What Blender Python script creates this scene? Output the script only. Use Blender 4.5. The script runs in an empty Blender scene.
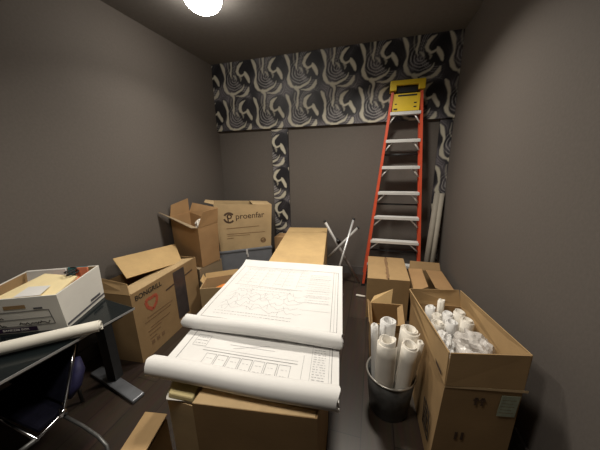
import bpy, bmesh, math, random
import numpy as np
from mathutils import Vector, Matrix, noise
random.seed(7)
SC = bpy.context.scene
COL = SC.collection
PI = math.pi
W_L, W_R, W_B, W_F, CEIL = -2.264, 0.85, 3.506, -1.7, 2.944

# ------------------------------------------------------------------ materials
def nt(name):
    m = bpy.data.materials.new(name); m.use_nodes = True
    t = m.node_tree; b = t.nodes['Principled BSDF']
    return m, t, b
def setin(b, **k):
    for n, v in k.items():
        b.inputs[n.replace('_', ' ')].default_value = v
def plain(name, c, rough=.6, metal=0, var=.12, scale=14, bump=0, spec=None):
    m, t, b = nt(name)
    tc = t.nodes.new('ShaderNodeTexCoord'); nz = t.nodes.new('ShaderNodeTexNoise')
    nz.inputs['Scale'].default_value = scale; nz.inputs['Detail'].default_value = 5
    t.links.new(tc.outputs['Object'], nz.inputs['Vector'])
    r = t.nodes.new('ShaderNodeValToRGB')
    r.color_ramp.elements[0].position = .3; r.color_ramp.elements[1].position = .7
    r.color_ramp.elements[0].color = tuple(x*(1-var) for x in c)+(1,)
    r.color_ramp.elements[1].color = tuple(min(1, x*(1+var)) for x in c)+(1,)
    t.links.new(nz.outputs['Fac'], r.inputs['Fac']); t.links.new(r.outputs['Color'], b.inputs['Base Color'])
    setin(b, Roughness=rough, Metallic=metal)
    if spec is not None: b.inputs['Specular IOR Level'].default_value = spec
    if bump:
        bp = t.nodes.new('ShaderNodeBump'); bp.inputs['Strength'].default_value = bump; bp.inputs['Distance'].default_value = .01
        t.links.new(nz.outputs['Fac'], bp.inputs['Height']); t.links.new(bp.outputs['Normal'], b.inputs['Normal'])
    return m
def cardboard(name, c, var=.10):
    m, t, b = nt(name)
    tc = t.nodes.new('ShaderNodeTexCoord')
    n1 = t.nodes.new('ShaderNodeTexNoise'); n1.inputs['Scale'].default_value = 5; n1.inputs['Detail'].default_value = 6
    mp = t.nodes.new('ShaderNodeMapping'); mp.inputs['Scale'].default_value = (25, 25, 180)
    n2 = t.nodes.new('ShaderNodeTexNoise'); n2.inputs['Scale'].default_value = 1; n2.inputs['Detail'].default_value = 2
    t.links.new(tc.outputs['Object'], n1.inputs['Vector'])
    t.links.new(tc.outputs['Object'], mp.inputs['Vector']); t.links.new(mp.outputs['Vector'], n2.inputs['Vector'])
    mx = t.nodes.new('ShaderNodeMath'); mx.operation = 'MULTIPLY_ADD'; mx.inputs[1].default_value = .25
    t.links.new(n2.outputs['Fac'], mx.inputs[0]); t.links.new(n1.outputs['Fac'], mx.inputs[2])
    r = t.nodes.new('ShaderNodeValToRGB')
    r.color_ramp.elements[0].position = .42; r.color_ramp.elements[1].position = .85
    r.color_ramp.elements[0].color = tuple(x*(1-var) for x in c)+(1,)
    r.color_ramp.elements[1].color = tuple(x*(1+var) for x in c)+(1,)
    t.links.new(mx.outputs[0], r.inputs['Fac']); t.links.new(r.outputs['Color'], b.inputs['Base Color'])
    bp = t.nodes.new('ShaderNodeBump'); bp.inputs['Strength'].default_value = .12; bp.inputs['Distance'].default_value = .004
    t.links.new(n1.outputs['Fac'], bp.inputs['Height']); t.links.new(bp.outputs['Normal'], b.inputs['Normal'])
    setin(b, Roughness=.8); b.inputs['Specular IOR Level'].default_value = .25
    return m
M = {}
M['wall'] = plain('brown_grey_wall_paint', (.132, .116, .104), .75, var=.05, scale=60, bump=.05, spec=.3)
M['ceil'] = plain('dark_ceiling_paint', (.17, .16, .152), .8, var=.05, scale=30, spec=.2)
M['base'] = plain('dark_baseboard_paint', (.11, .10, .095), .45)
M['kraft'] = cardboard('kraft_cardboard', (.40, .265, .130))
M['kraft_pale'] = cardboard('pale_kraft_cardboard', (.49, .355, .195))
M['kraft_gold'] = cardboard('golden_kraft_cardboard', (.50, .345, .165))
M['kraft_brown'] = cardboard('brown_kraft_cardboard', (.33, .215, .105))
M['kraft_red'] = cardboard('reddish_kraft_cardboard', (.37, .225, .108))
M['kraft_shade'] = cardboard('shade_toned_kraft_cardboard', (.27, .205, .13))  # shade put into the board colour, for a shadowed carton and one flap
M['white_board'] = cardboard('white_faced_cardboard', (.70, .68, .63), .05)
M['grey_box'] = plain('blue_grey_box_board', (.17, .18, .20), .6, var=.06)
M['paper'] = plain('white_plan_paper', (.70, .69, .675), .75, var=.025, scale=6)
M['paper_roll'] = plain('off_white_paper', (.74, .70, .63), .75, var=.06, scale=9)
M['paper_cream'] = plain('cream_paper', (.72, .69, .61), .7, var=.05, scale=9)
M['print'] = plain('grey_drawing_ink', (.22, .22, .24), .8, var=.2)
M['print_dark'] = plain('dark_drawing_ink', (.08, .08, .09), .8, var=.2)
M['manila'] = plain('manila_card', (.86, .72, .42), .7, var=.04)
M['yellow_env'] = plain('pale_yellow_envelope', (.66, .55, .28), .65, var=.06)
M['tape'] = plain('brown_packing_tape', (.46, .30, .16), .28, var=.1)
M['clear_tape'] = plain('pale_packing_tape', (.66, .48, .27), .3, var=.08)
M['dark_tape'] = plain('dark_grey_tape', (.06, .05, .05), .35, var=.2)
M['ink_brown'] = plain('dark_brown_carton_ink', (.085, .05, .03), .8)
M['ink_mid'] = plain('mid_brown_carton_ink', (.23, .135, .065), .8)
M['ink_black'] = plain('black_carton_ink', (.02, .016, .014), .7)
M['ink_red'] = plain('faded_red_carton_ink', (.42, .09, .045), .8)
M['ink_violet'] = plain('dark_violet_print', (.035, .015, .05), .6)
M['label_green'] = plain('pale_green_label_paper', (.36, .40, .30), .5, var=.15, scale=40)
M['red_fiberglass'] = plain('red_fiberglass', (.62, .085, .035), .45, var=.06)
M['yellow_plastic'] = plain('yellow_plastic', (.78, .56, .03), .4, var=.05)
M['black'] = plain('black_rubber', (.012, .012, .013), .5)
M['alu'] = plain('brushed_aluminium', (.66, .67, .68), .35, metal=.55, var=.05)
M['alu_white'] = plain('pale_aluminium', (.78, .78, .77), .4, metal=.3, var=.04)
M['tube_grey'] = plain('grey_painted_tube', (.42, .41, .40), .4, metal=.1, var=.05)
M['steel_dark'] = plain('dark_galvanised_steel', (.10, .10, .098), .42, metal=.55, var=.25, scale=25)
M['steel_rim'] = plain('bright_steel_rim', (.50, .48, .44), .3, metal=.7)
M['chrome'] = plain('chrome', (.6, .6, .62), .15, metal=1, var=.03)
M['navy'] = plain('navy_upholstery', (.0025, .0025, .007), .85, var=.25, scale=60, bump=.1, spec=.1)
M['navy_lit'] = plain('lit_navy_upholstery', (.013, .012, .055), .7, var=.25, scale=60)  # lighter copy of the navy: light on the pad edge put into the colour
M['desk_metal'] = plain('dark_grey_desk_metal', (.045, .047, .05), .4, metal=.3)
M['foot_metal'] = plain('grey_desk_foot_metal', (.20, .21, .23), .4, metal=.4)
M['tube_card'] = plain('grey_white_cardboard_tube', (.33, .30, .25), .7, var=.06)
M['teal'] = plain('teal_packet', (.02, .17, .20), .5)
M['orange'] = plain('orange_plastic', (.85, .28, .06), .45)
M['salmon'] = plain('salmon_packet', (.75, .24, .13), .5)
M['plastic'] = plain('crumpled_grey_plastic', (.50, .47, .44), .3, var=.2, scale=20)
# desk glass
m, t, b = nt('dark_desk_glass'); setin(b, Base_Color=(.008, .011, .012, 1), Roughness=.08); b.inputs['Specular IOR Level'].default_value = .25; M['glass'] = m
tc = t.nodes.new('ShaderNodeTexCoord'); nz = t.nodes.new('ShaderNodeTexNoise'); nz.inputs['Scale'].default_value = 6
t.links.new(tc.outputs['Object'], nz.inputs['Vector'])
mr = t.nodes.new('ShaderNodeMapRange'); mr.inputs['To Min'].default_value = .05; mr.inputs['To Max'].default_value = .2
t.links.new(nz.outputs['Fac'], mr.inputs['Value']); t.links.new(mr.outputs['Result'], b.inputs['Roughness'])
# floor: dark wood boards
m, t, b = nt('dark_wood_floor'); M['floor'] = m
tc = t.nodes.new('ShaderNodeTexCoord'); mp = t.nodes.new('ShaderNodeMapping'); mp.inputs['Rotation'].default_value = (0, 0, PI/2)
br = t.nodes.new('ShaderNodeTexBrick'); br.inputs['Scale'].default_value = 1
br.inputs['Brick Width'].default_value = 1.2; br.inputs['Row Height'].default_value = .19; br.inputs['Mortar Size'].default_value = .0025
br.inputs['Color1'].default_value = (.045, .031, .023, 1); br.inputs['Color2'].default_value = (.070, .049, .036, 1); br.inputs['Mortar'].default_value = (.012, .009, .007, 1)
t.links.new(tc.outputs['Object'], mp.inputs['Vector']); t.links.new(mp.outputs['Vector'], br.inputs['Vector'])
mp2 = t.nodes.new('ShaderNodeMapping'); mp2.inputs['Scale'].default_value = (22, 1.6, 1)
nz = t.nodes.new('ShaderNodeTexNoise'); nz.inputs['Scale'].default_value = 2.2; nz.inputs['Detail'].default_value = 7
t.links.new(tc.outputs['Object'], mp2.inputs['Vector']); t.links.new(mp2.outputs['Vector'], nz.inputs['Vector'])
mx = t.nodes.new('ShaderNodeMix'); mx.data_type = 'RGBA'; mx.blend_type = 'MULTIPLY'; mx.inputs['Factor'].default_value = .6
t.links.new(br.outputs['Color'], mx.inputs['A']); t.links.new(nz.outputs['Color'], mx.inputs['B'])
t.links.new(mx.outputs['Result'], b.inputs['Base Color']); setin(b, Roughness=.38)
# wallpaper: pattern colour carried by the mesh
m, t, b = nt('marbled_wallpaper'); M['wallpaper'] = m
at = t.nodes.new('ShaderNodeAttribute'); at.attribute_name = 'pattern'
t.links.new(at.outputs['Color'], b.inputs['Base Color']); setin(b, Roughness=.5)
# lamp
m, t, b = nt('lit_lamp_diffuser'); M['lamp'] = m
b.inputs['Emission Color'].default_value = (1, .93, .82, 1); b.inputs['Emission Strength'].default_value = 40
M['lamp_frame'] = plain('white_lamp_frame', (.7, .7, .68), .5)

# ------------------------------------------------------------------ mesh builder
V = Vector
class MB:
    def __init__(s): s.v = []; s.f = []; s.mi = []; s.sm = []
    def add(s, vs, fs, mi=0, smooth=False):
        o = len(s.v); s.v += [tuple(x) for x in vs]
        for f in fs: s.f.append([i+o for i in f]); s.mi.append(mi); s.sm.append(smooth)
        return s
    def hexa(s, b4, t4, mi=0):
        return s.add(list(b4)+list(t4), [(3,2,1,0),(4,5,6,7),(0,1,5,4),(1,2,6,5),(2,3,7,6),(3,0,4,7)], mi)
    def box(s, c, d, mi=0, R=None):
        c = V(c); x, y, z = d[0]/2, d[1]/2, d[2]/2
        q = [V(p) for p in ((-x,-y,-z),(x,-y,-z),(x,y,-z),(-x,y,-z),(-x,-y,z),(x,-y,z),(x,y,z),(-x,y,z))]
        if R: q = [R @ p for p in q]
        q = [c+p for p in q]
        return s.hexa(q[:4], q[4:], mi)
    def plate(s, p4, th, mi=0):
        p = [V(q) for q in p4]; n = (p[2]-p[0]).cross(p[3]-p[1]).normalized()*(th/2)
        return s.hexa([q-n for q in p], [q+n for q in p], mi)
    def tube(s, pts, r, seg=12, mi=0, caps=True, smooth=True):
        pts = [V(p) for p in pts]; rs = r if isinstance(r, (list, tuple)) else [r]*len(pts)
        d0 = (pts[1]-pts[0]).normalized(); a = d0.orthogonal().normalized(); vs = []
        for i, p in enumerate(pts):
            d = ((pts[min(i+1, len(pts)-1)]-pts[max(i-1, 0)])).normalized()
            a = (a-d*a.dot(d)).normalized(); bb = d.cross(a)
            for k in range(seg):
                g = 2*PI*k/seg; vs.append(p+(a*math.cos(g)+bb*math.sin(g))*rs[i])
        fs = [(i*seg+k, i*seg+(k+1)%seg, (i+1)*seg+(k+1)%seg, (i+1)*seg+k) for i in range(len(pts)-1) for k in range(seg)]
        s.add(vs, fs, mi, smooth)
        if caps:
            o = len(s.v)-len(vs)
            s.f.append([o+k for k in range(seg)][::-1]); s.mi.append(mi); s.sm.append(False)
            s.f.append([o+(len(pts)-1)*seg+k for k in range(seg)]); s.mi.append(mi); s.sm.append(False)
        return s
    def lathe(s, c, prof, seg=40, mi=0, closed=True):
        c = V(c); n = len(prof)
        vs = [c+V((r*math.cos(2*PI*k/seg), r*math.sin(2*PI*k/seg), z)) for (r, z) in prof for k in range(seg)]
        fs = [((i%n)*seg+k, (i%n)*seg+(k+1)%seg, ((i+1)%n)*seg+(k+1)%seg, ((i+1)%n)*seg+k) for i in range(n if closed else n-1) for k in range(seg)]
        return s.add(vs, fs, mi, True)
    def build(s, name, mats, parent=None, bevel=0, auto=False):
        if not isinstance(mats, (list, tuple)): mats = [mats]
        me = bpy.data.meshes.new(name)
        off = V(parent['_w']) if parent is not None else V((0, 0, 0))
        me.from_pydata([tuple(V(p)-off) for p in s.v], [], s.f)
        for q in mats: me.materials.append(M[q] if isinstance(q, str) else q)
        me.polygons.foreach_set('material_index', s.mi); me.polygons.foreach_set('use_smooth', s.sm)
        bm = bmesh.new(); bm.from_mesh(me); bmesh.ops.recalc_face_normals(bm, faces=bm.faces); bm.to_mesh(me); bm.free()
        me.update()
        o = bpy.data.objects.new(name, me); COL.objects.link(o)
        if parent is not None: o.parent = parent; o['_w'] = list(off)
        if bevel:
            md = o.modifiers.new('bevel', 'BEVEL'); md.width = bevel; md.segments = 2; md.limit_method = 'ANGLE'
        return o
def thing(name, loc, label, cat, group=None):
    o = bpy.data.objects.new(name, None); COL.objects.link(o); o.location = loc; o['_w'] = list(loc)
    o.empty_display_size = .05
    o['label'] = label; o['category'] = cat
    if group: o['group'] = group
    return o
def tag(o, label, cat, group=None):
    o['label'] = label; o['category'] = cat
    if group: o['group'] = group
    return o
def struct(o): o['kind'] = 'structure'; return o

def text(s, size, org, xd, yd, mat, name, parent, shear=0, th=.0004, align='LEFT', bold=0):
    cu = bpy.data.curves.new(name+'_font', 'FONT'); cu.body = s; cu.size = size; cu.extrude = th; cu.shear = shear; cu.offset = bold; cu.align_x = align
    tmp = bpy.data.objects.new('tmp', cu); COL.objects.link(tmp)
    dg = bpy.context.evaluated_depsgraph_get(); dg.update()
    me = bpy.data.meshes.new_from_object(tmp.evaluated_get(dg)); bpy.data.objects.remove(tmp)
    x = V(xd).normalized(); y = V(yd); y = (y-x*y.dot(x)).normalized(); z = x.cross(y)
    R = Matrix((x, y, z)).transposed().to_4x4(); R.translation = V(org)-(V(parent['_w']))
    me.transform(R); me.materials.clear(); me.materials.append(M[mat]); me.name = name
    o = bpy.data.objects.new(name, me); COL.objects.link(o); o.parent = parent; o['_w'] = parent['_w']
    return o

class Face:   # a flat face with its own axes, for placing print on a carton side
    def __init__(s, bl, br, tl, lift=.0012):
        s.o = V(bl); s.x = V(br)-V(bl); s.y = V(tl)-V(bl); s.w = s.x.length; s.h = s.y.length
        s.n = s.x.cross(s.y).normalized(); s.lift = lift
    def p(s, u, v, l=None): return s.o+s.x*u+s.y*v+s.n*(s.lift if l is None else l)
    def quad(s, mb, u0, v0, u1, v1, mi=0, l=None):
        mb.plate([s.p(u0, v0, l), s.p(u1, v0, l), s.p(u1, v1, l), s.p(u0, v1, l)], .0008, mi)
    def line(s, mb, pts, w, mi=0):
        for (a, b_) in zip(pts, pts[1:]):
            A, B = s.p(*a), s.p(*b_); d = (B-A)
            if d.length < 1e-6: continue
            q = s.n.cross(d.normalized())*(w/2); mb.plate([A-q, B-q, B+q, A+q], .0008, mi)
    def text(s, st, size, u, v, mat, name, parent, shear=0, bold=0): return text(st, size, s.p(u, v), s.x, s.y, mat, name, parent, shear, bold=bold)

# ------------------------------------------------------------------ cartons
def open_body(bot, top, th=.006, fl=.008):
    """walls and bottom of an open carton; bot/top: four outer corners each (counter-clockwise from above)"""
    mb = MB(); B = [V(p) for p in bot]; T = [V(p) for p in top]
    cb = sum(B, V())/4; ct = sum(T, V())/4
    def ins(p, c): d = (c-p); d.z = 0; return p+d.normalized()*th*1.5
    IB = [ins(p, cb)+V((0, 0, fl)) for p in B]; IT = [ins(p, ct) for p in T]
    vs = B+T+IT+IB; fs = [(3, 2, 1, 0), (12, 13, 14, 15)]
    for i in range(4):
        j = (i+1) % 4
        fs += [(i, j, 4+j, 4+i), (4+i, 4+j, 8+j, 8+i), (8+i, 8+j, 12+j, 12+i)]
    return mb.add(vs, fs)
def carton(name, label, bot, z0, h, mat='kraft', cat='box', group=None, top=None, bevel=0):
    B = [V((x, y, z0)) for x, y in bot]
    T = [V((p[0], p[1], z0+h)) for p in bot] if top is None else [V(p) for p in top]
    c = sum(B, V())/4
    r = thing(name, c, label, cat, group)
    o = open_body(B, T).build('body', mat, r, bevel=bevel)
    return r, B, T, o
def flap(r, P, Q, v, mat, w=None, shrink=.012, th=.005):
    P, Q, v = V(P), V(Q), V(v); w = V(w) if w is not None else v
    d = (Q-P).normalized()*shrink
    return MB().plate([P, Q, Q-d+w, P+d+v], th).build('flap', mat, r)
def shut(r, T, mat, gap=.006, drop=.004, tape=None, along=0):
    """two long flaps meeting over a carton, with a strip of tape over the seam"""
    T = [V(p) for p in T]
    i = along; a, b_, c, d = T[i], T[(i+1) % 4], T[(i+2) % 4], T[(i+3) % 4]
    m0 = (a+d)/2; m1 = (b_+c)/2; g = (d-a).normalized()*gap/2
    up = V((0, 0, .003))
    MB().plate([a+up, b_+up, m1-g+up, m0-g+up], .005).build('flap', mat, r)
    MB().plate([m0+g+up, m1+g+up, c+up, d+up], .005).build('flap', mat, r)
    if tape:
        q = (d-a).normalized()*.026; u2 = up+V((0, 0, .0032))
        MB().plate([m0-q+u2, m1-q+u2, m1+q+u2, m0+q+u2], .0008).build('packing_tape', tape, r)

# ------------------------------------------------------------------ setting
def slab(name, a, b_, mat):
    c = [(a[i]+b_[i])/2 for i in range(3)]; d = [abs(b_[i]-a[i]) for i in range(3)]
    return struct(MB().box(c, d).build(name, mat))
slab('floor', (W_L-.1, W_F-.1, -.1), (W_R+.1, W_B+.1, 0), 'floor')
slab('ceiling', (W_L-.1, W_F-.1, CEIL), (W_R+.1, W_B+.1, CEIL+.1), 'ceil')
slab('wall_left', (W_L-.1, W_F, 0), (W_L, W_B, CEIL), 'wall')
slab('wall_right', (W_R, W_F, 0), (W_R+.1, W_B, CEIL), 'wall')
slab('wall_back', (W_L-.1, W_B, 0), (W_R+.1, W_B+.1, CEIL), 'wall')
slab('wall_front', (W_L-.1, W_F-.1, 0), (W_R+.1, W_F, CEIL), 'wall')
slab('baseboard_back', (-1.17, W_B-.014, 0), (.71, W_B, .12), 'base')
slab('baseboard_left', (W_L, W_F, 0), (W_L+.014, W_B-.016, .12), 'base')
slab('baseboard_right', (W_R-.014, W_F, 0), (W_R, W_B-.06, .12), 'base')

# wallpaper -- marbled motif repeating every .472 m
TW, TX, TZ = .4715, -1.295, 2.812
STROKES = [  # (u right, v down) from the hook centre, in tile widths: point, half width
    ([(-.02,-.23,.010),(-.10,-.195,.035),(-.18,-.12,.048),(-.21,-.02,.052),(-.185,.06,.045),(-.12,.115,.032),(-.05,.10,.026),(.02,.08,.03)], 1.0),
    ([(.03,.02,.015),(.045,.06,.045),(.06,.11,.062),(.095,.165,.060),(.13,.215,.055),(.15,.27,.040),(.165,.31,.010)], 1.0),
    ([(.26,-.27,.02),(.31,-.20,.050),(.345,-.10,.052),(.375,.02,.034),(.375,.14,.022),(.355,.24,.034),(.345,.34,.054),(.365,.43,.058),(.42,.50,.040),(.50,.545,.022),(.58,.565,.040),(.68,.555,.034),(.80,.52,.030),(.90,.47,.024),(.955,.41,.016),(.985,.34,.006)], 1.0),
    ([(.56,.57,.06),(.61,.64,.05),(.615,.72,.035),(.605,.82,.028),(.59,.94,.030),(.575,1.02,.038),(.58,1.10,.020),(.60,1.15,.006)], .9),
    ([(.70,.62,.008),(.82,.645,.022),(.94,.63,.038),(1.04,.585,.055),(1.10,.51,.050),(1.12,.44,.022)], .95),
    ([(.66,.08,.015),(.70,.12,.030),(.735,.17,.022),(.74,.20,.008)], .6),
    ([(.85,.14,.02),(.89,.18,.030),(.88,.23,.018)], .55),
    ([(.52,-.30,.012),(.50,-.14,.018),(.53,.02,.008)], .4),
]
def pattern(X, Z):
    U = (X-TX)/TW; Vv = (TZ-Z)/TW
    # gentle domain warp so repeats look marbled
    wu = U+.006*np.sin(Vv*23+1.3)+.004*np.sin(U*2*PI*5+Vv*9); wv = Vv+.006*np.sin(U*2*PI*4+.6)+.006*np.sin(Vv*2*PI*3)
    u = (wu+.30) % 1-.30; v = (wv+.45) % 1-.45
    cream = np.zeros_like(u); near = np.full_like(u, 9.)
    for pts, amp in STROKES:
        for du in (-1, 0, 1):
            for dv in (-1, 0, 1):
                for (x0, y0, r0), (x1, y1, r1) in zip(pts, pts[1:]):
                    x0_, x1_, y0_, y1_ = x0+du, x1+du, y0+dv, y1+dv
                    dx, dy = x1_-x0_, y1_-y0_; L = dx*dx+dy*dy
                    tt = np.clip(((u-x0_)*dx+(v-y0_)*dy)/L, 0, 1)
                    d = np.hypot(u-x0_-tt*dx, v-y0_-tt*dy)-.86*(r0+(r1-r0)*tt)
                    near = np.minimum(near, d)
                    cream = np.maximum(cream, amp*np.clip(.5-d/.022, 0, 1))
    # fine marbling lines that follow the shapes, the dark ovals and the swirls
    lines = .5+.5*np.sin(near*2*PI/.052+1.5*np.sin(7*U+4*Vv))
    grey = np.zeros_like(u); dark = np.zeros_like(u); bowl = np.zeros_like(u)
    for du in (-1, 0, 1):
        for dv in (-1, 0, 1):
            a = np.hypot((u-du-.70)/1.05, (v-dv-.16)/1.0)
            band = .5+.5*np.sin(a*2*PI/.072+1.2*np.sin(np.arctan2(v-dv-.16, u-du-.70)*2))
            m_ = np.clip((.38-a)/.08, 0, 1)
            bowl = np.maximum(bowl, m_)
            grey = np.maximum(grey, m_*np.clip((band-.62)/.25, 0, 1)*(.35+.65*np.clip(.5+.9*np.sin(np.arctan2(v-dv-.16, u-du-.70)-.4), 0, 1)))
            o = np.hypot((u-du-.04)/.30, (v-dv-.05)/.36)
            dark = np.maximum(dark, np.clip((1.0-o)/.10, 0, 1))
            ring = sum(np.clip(1-np.abs(o-q)/.035, 0, 1) for q in (1.08, 1.20, 1.32))
            grey = np.maximum(grey, ring*np.clip((.22-(u-du))/.15, 0, 1))
    flow = .5+.5*np.sin(7*U+2.2*np.sin(5.1*Vv+1.7*np.sin(3.3*U))+3*Vv)
    base = np.array([.026, .025, .033]); lil = np.array([.200, .186, .205]); dk = np.array([.010, .010, .014])
    cr = np.array([.56, .53, .43]); gr = np.array([.40, .385, .38])
    c = base+(lil-base)*((flow**1.5)*(.35+.65*lines))[..., None]
    c = c+(dk-c)*(bowl*.40)[..., None]
    c = c+(dk-c)*(dark*(.80+.12*np.sin(9*u+5*v)))[..., None]
    c = c+(gr-c)*(np.clip(grey*(1-dark), 0, 1)*.75)[..., None]
    c = c+(dk-c)*(np.clip(1-np.abs(near-.03)/.025, 0, 1)*.55)[..., None]
    c = c+(cr-c)*cream[..., None]
    return c
def papered(name, x0, x1, z0, z1, yf, step=.0075):
    nx, nz = int((x1-x0)/step)+1, int((z1-z0)/step)+1
    xs = np.linspace(x0, x1, nx+1); zs = np.linspace(z0, z1, nz+1)
    X, Z = np.meshgrid(xs, zs); n = X.size
    vs = np.stack([X.ravel(), np.full(n, yf), Z.ravel()], 1).tolist()
    w = nx+1
    fs = [(j*w+i, j*w+i+1, (j+1)*w+i+1, (j+1)*w+i) for j in range(nz) for i in range(nx)]
    # returns to the wall: thin sides and underside
    o = len(vs)
    loop = [j for j in range(w)]+[j*w+w-1 for j in range(1, nz+1)]+[nz*w+i for i in range(w-2, -1, -1)]+[j*w for j in range(nz-1, 0, -1)]
    cols = pattern(X.ravel(), Z.ravel())
    bk = [(vs[i][0], W_B-.001, vs[i][2]) for i in loop]; vs += bk
    L = len(loop)
    fs += [(loop[k], o+k, o+(k+1) % L, loop[(k+1) % L]) for k in range(L)]
    fs.append([o+k for k in range(L)])
    me = bpy.data.meshes.new(name); me.from_pydata(vs, [], fs); me.materials.append(M['wallpaper'])
    cols = np.vstack([cols, np.tile(np.array([[.02, .02, .025]]), (L, 1))])
    at = me.color_attributes.new('pattern', 'FLOAT_COLOR', 'POINT')
    at.data.foreach_set('color', np.hstack([cols, np.ones((len(cols), 1))]).astype(np.float32).ravel())
    me.update(); ob = bpy.data.objects.new(name, me); COL.objects.link(ob); return struct(ob)
papered('trim_1', W_L+.001, W_R-.001, 2.066, CEIL-.001, 3.462)
papered('trim_2', -1.412, -1.172, 0, 2.065, 3.484, .006)
papered('trim_3', .712, W_R-.001, 0, 2.065, 3.484, .006)

# lamp on the ceiling
lp = V((-1.40, 2.11, CEIL))
lamp = thing('ceiling_lamp', lp, 'lit round lamp on the dark ceiling at the top edge', 'ceiling lamp')
MB().lathe(lp, [(.001, 0), (.155, 0), (.155, -.03), (.15, -.04), (.001, -.04)], 40, closed=False).build('lamp_frame', 'lamp_frame', lamp)
prof = [(.148*math.cos(a), -.041-.10*math.sin(a)) for a in [PI/2*k/8 for k in range(9)]]
MB().lathe(lp, prof, 40, closed=False).build('diffuser', 'lamp', lamp)

# ------------------------------------------------------------------ step ladder
S = 3.506; CAM = V((0, 0, 1.608))
def Lp(s, a=0, b_=0, up=0):
    """point on the ladder: s steps down from the top step, a across, b towards the wall"""
    P = V((.08754996-.0015996*s, .95-.00681356*s, .14841189-.08671321*s))*S+CAM
    return P+V((a, b_, up))
def Lw(s): return (.04384112+.00678659*s)*S
lad = thing('step_ladder', Lp(7), 'tall red fibreglass step ladder with yellow top leaning on the back wall', 'ladder')
for sg in (-1, 1):
    mb = MB()
    a0, a1 = sg*(Lw(-.75)+.018), sg*(Lw(7)+.018)
    # channel: web and two flanges
    for (dx, dy, bx, by) in ((sg*.012, .03, .006, .075), (0, -.005, .03, .006), (0, .065, .03, .006)):
        A, B = Lp(-.75, a0+dx, dy), Lp(6.95, a1+dx, dy)
        q = [V((-bx/2, -by/2, 0)), V((bx/2, -by/2, 0)), V((bx/2, by/2, 0)), V((-bx/2, by/2, 0))]
        mb.hexa([B+x for x in q], [A+x for x in q])
    rl = mb.build('side_rail', 'red_fiberglass', lad)
    B = Lp(7, a1, .03); MB().box(B+V((0, 0, .014)), (.05, .095, .028)).build('foot', 'black', rl)
    # rear leg
    mb = MB(); A, B = Lp(-.6, sg*(Lw(-.6)+.012), .10), Lp(6.6, sg*(Lw(6.6)+.03), .15)
    q = [V((-.014, -.02, 0)), V((.014, -.02, 0)), V((.014, .02, 0)), V((-.014, .02, 0))]
    mb.hexa([B+x for x in q], [A+x for x in q]).build('rear_rail', 'red_fiberglass', lad)
for s in range(7):
    w = Lw(s); mb = MB()
    P = Lp(s); mb.box(P+V((0, .03, .012)), (2*w+.02, .085, .006)); mb.box(P+V((0, -.012, -.002)), (2*w+.02, .006, .03)); mb.box(P+V((0, .072, -.002)), (2*w+.02, .006, .03))
    for k in range(4): mb.box(P+V((0, -.002+.02*k, .0165)), (2*w, .008, .003))
    mb.build('step', 'alu_white', lad)
    for sg in (-1, 1):
        sn = s+.36; A = P+V((sg*w*.62, .02, -.005)); B = Lp(sn, sg*(Lw(sn)+.004), .02)
        MB().tube([A, B], .009, 8).build('brace', 'alu_white', lad)
for s in (1.5, 3.5, 5.5):
    A, B = Lp(s, -(Lw(s)+.015), .12), Lp(s, Lw(s)+.015, .12)
    MB().tube([A, B], .011, 10).build('rear_bar', 'desk_metal', lad)
c = Lp(-1.0, 0, .05); w = Lw(-1)+.055
mb = MB(); mb.box(c+V((0, 0, .02)), (2*w, .15, .05)); mb.box(c+V((-w+.035, 0, -.03)), (.07, .15, .06)); mb.box(c+V((w-.035, 0, -.03)), (.07, .15, .06))
mb.build('top_cap', 'yellow_plastic', lad, bevel=.006)
MB().box(c+V((0, .0, -.04)), (2*w-.14, .06, .07)).build('cap_gap_shade', 'black', lad)  # black block stands in for the shade in the gap under the cap
p0 = Lp(-.70); q1 = Lp(-.08); lw = Lw(-.4)
mb = MB(); mb.plate([q1+V((-lw, .012, 0)), q1+V((lw, .012, 0)), p0+V((lw, .012, 0)), p0+V((-lw, .012, 0))], .006, 0)
fc = Face(q1+V((-lw, .009, 0)), q1+V((lw, .009, 0)), p0+V((-lw, .009, 0)), .002)
fc.quad(mb, .18, .84, .88, .93, 1)
for (u, v, r_) in ((.12, .12, .07), (.84, .22, .05), (.84, .44, .05), (.12, .42, .04)): fc.quad(mb, u-r_, v-r_*.7, u+r_, v+r_*.7, 1)
mb.build('label_plate', ['yellow_plastic', 'black'], lad)

# ------------------------------------------------------------------ crossed tube stand
st = thing('folding_stand', (-.30, 3.05, 0), 'grey crossed-tube folding stand beside the red ladder', 'stand')
hub = V((-.367, 3.1, .669))
MB().tube([(-.125, 3.21, .0), (-.565, 3.06, .865)], .017, 12).build('tube', 'tube_grey', st)
MB().tube([(-.44, 2.78, 0), (-.222, 3.14, .89)], .014, 12).build('tube', 'alu', st)
MB().tube([(-.505, 2.98, .43), (-.168, 3.12, .79)], .016, 12).build('tube', 'tube_grey', st)
MB().tube([V((-.385, 3.085, .60)), V((-.425, 3.125, .62))], .026, 14).build('hub', 'black', st)
for p, d in (((-.565, 3.06, .865), (-.010, -.003, .018)), ((-.222, 3.14, .89), (.006, .01, .018)), ((-.168, 3.12, .79), (.012, .006, .012))):
    MB().tube([p, V(p)+V(d)], .0185, 12).build('end_cap', 'black', st)

tag(MB().tube([(-.14, 2.86, .0125), (-.032, 2.85, .0125)], .012, 12).build('paper_tube', 'paper_roll'),
    'short thin white tube lying on the dark floor by the closed carton', 'tube')

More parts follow.
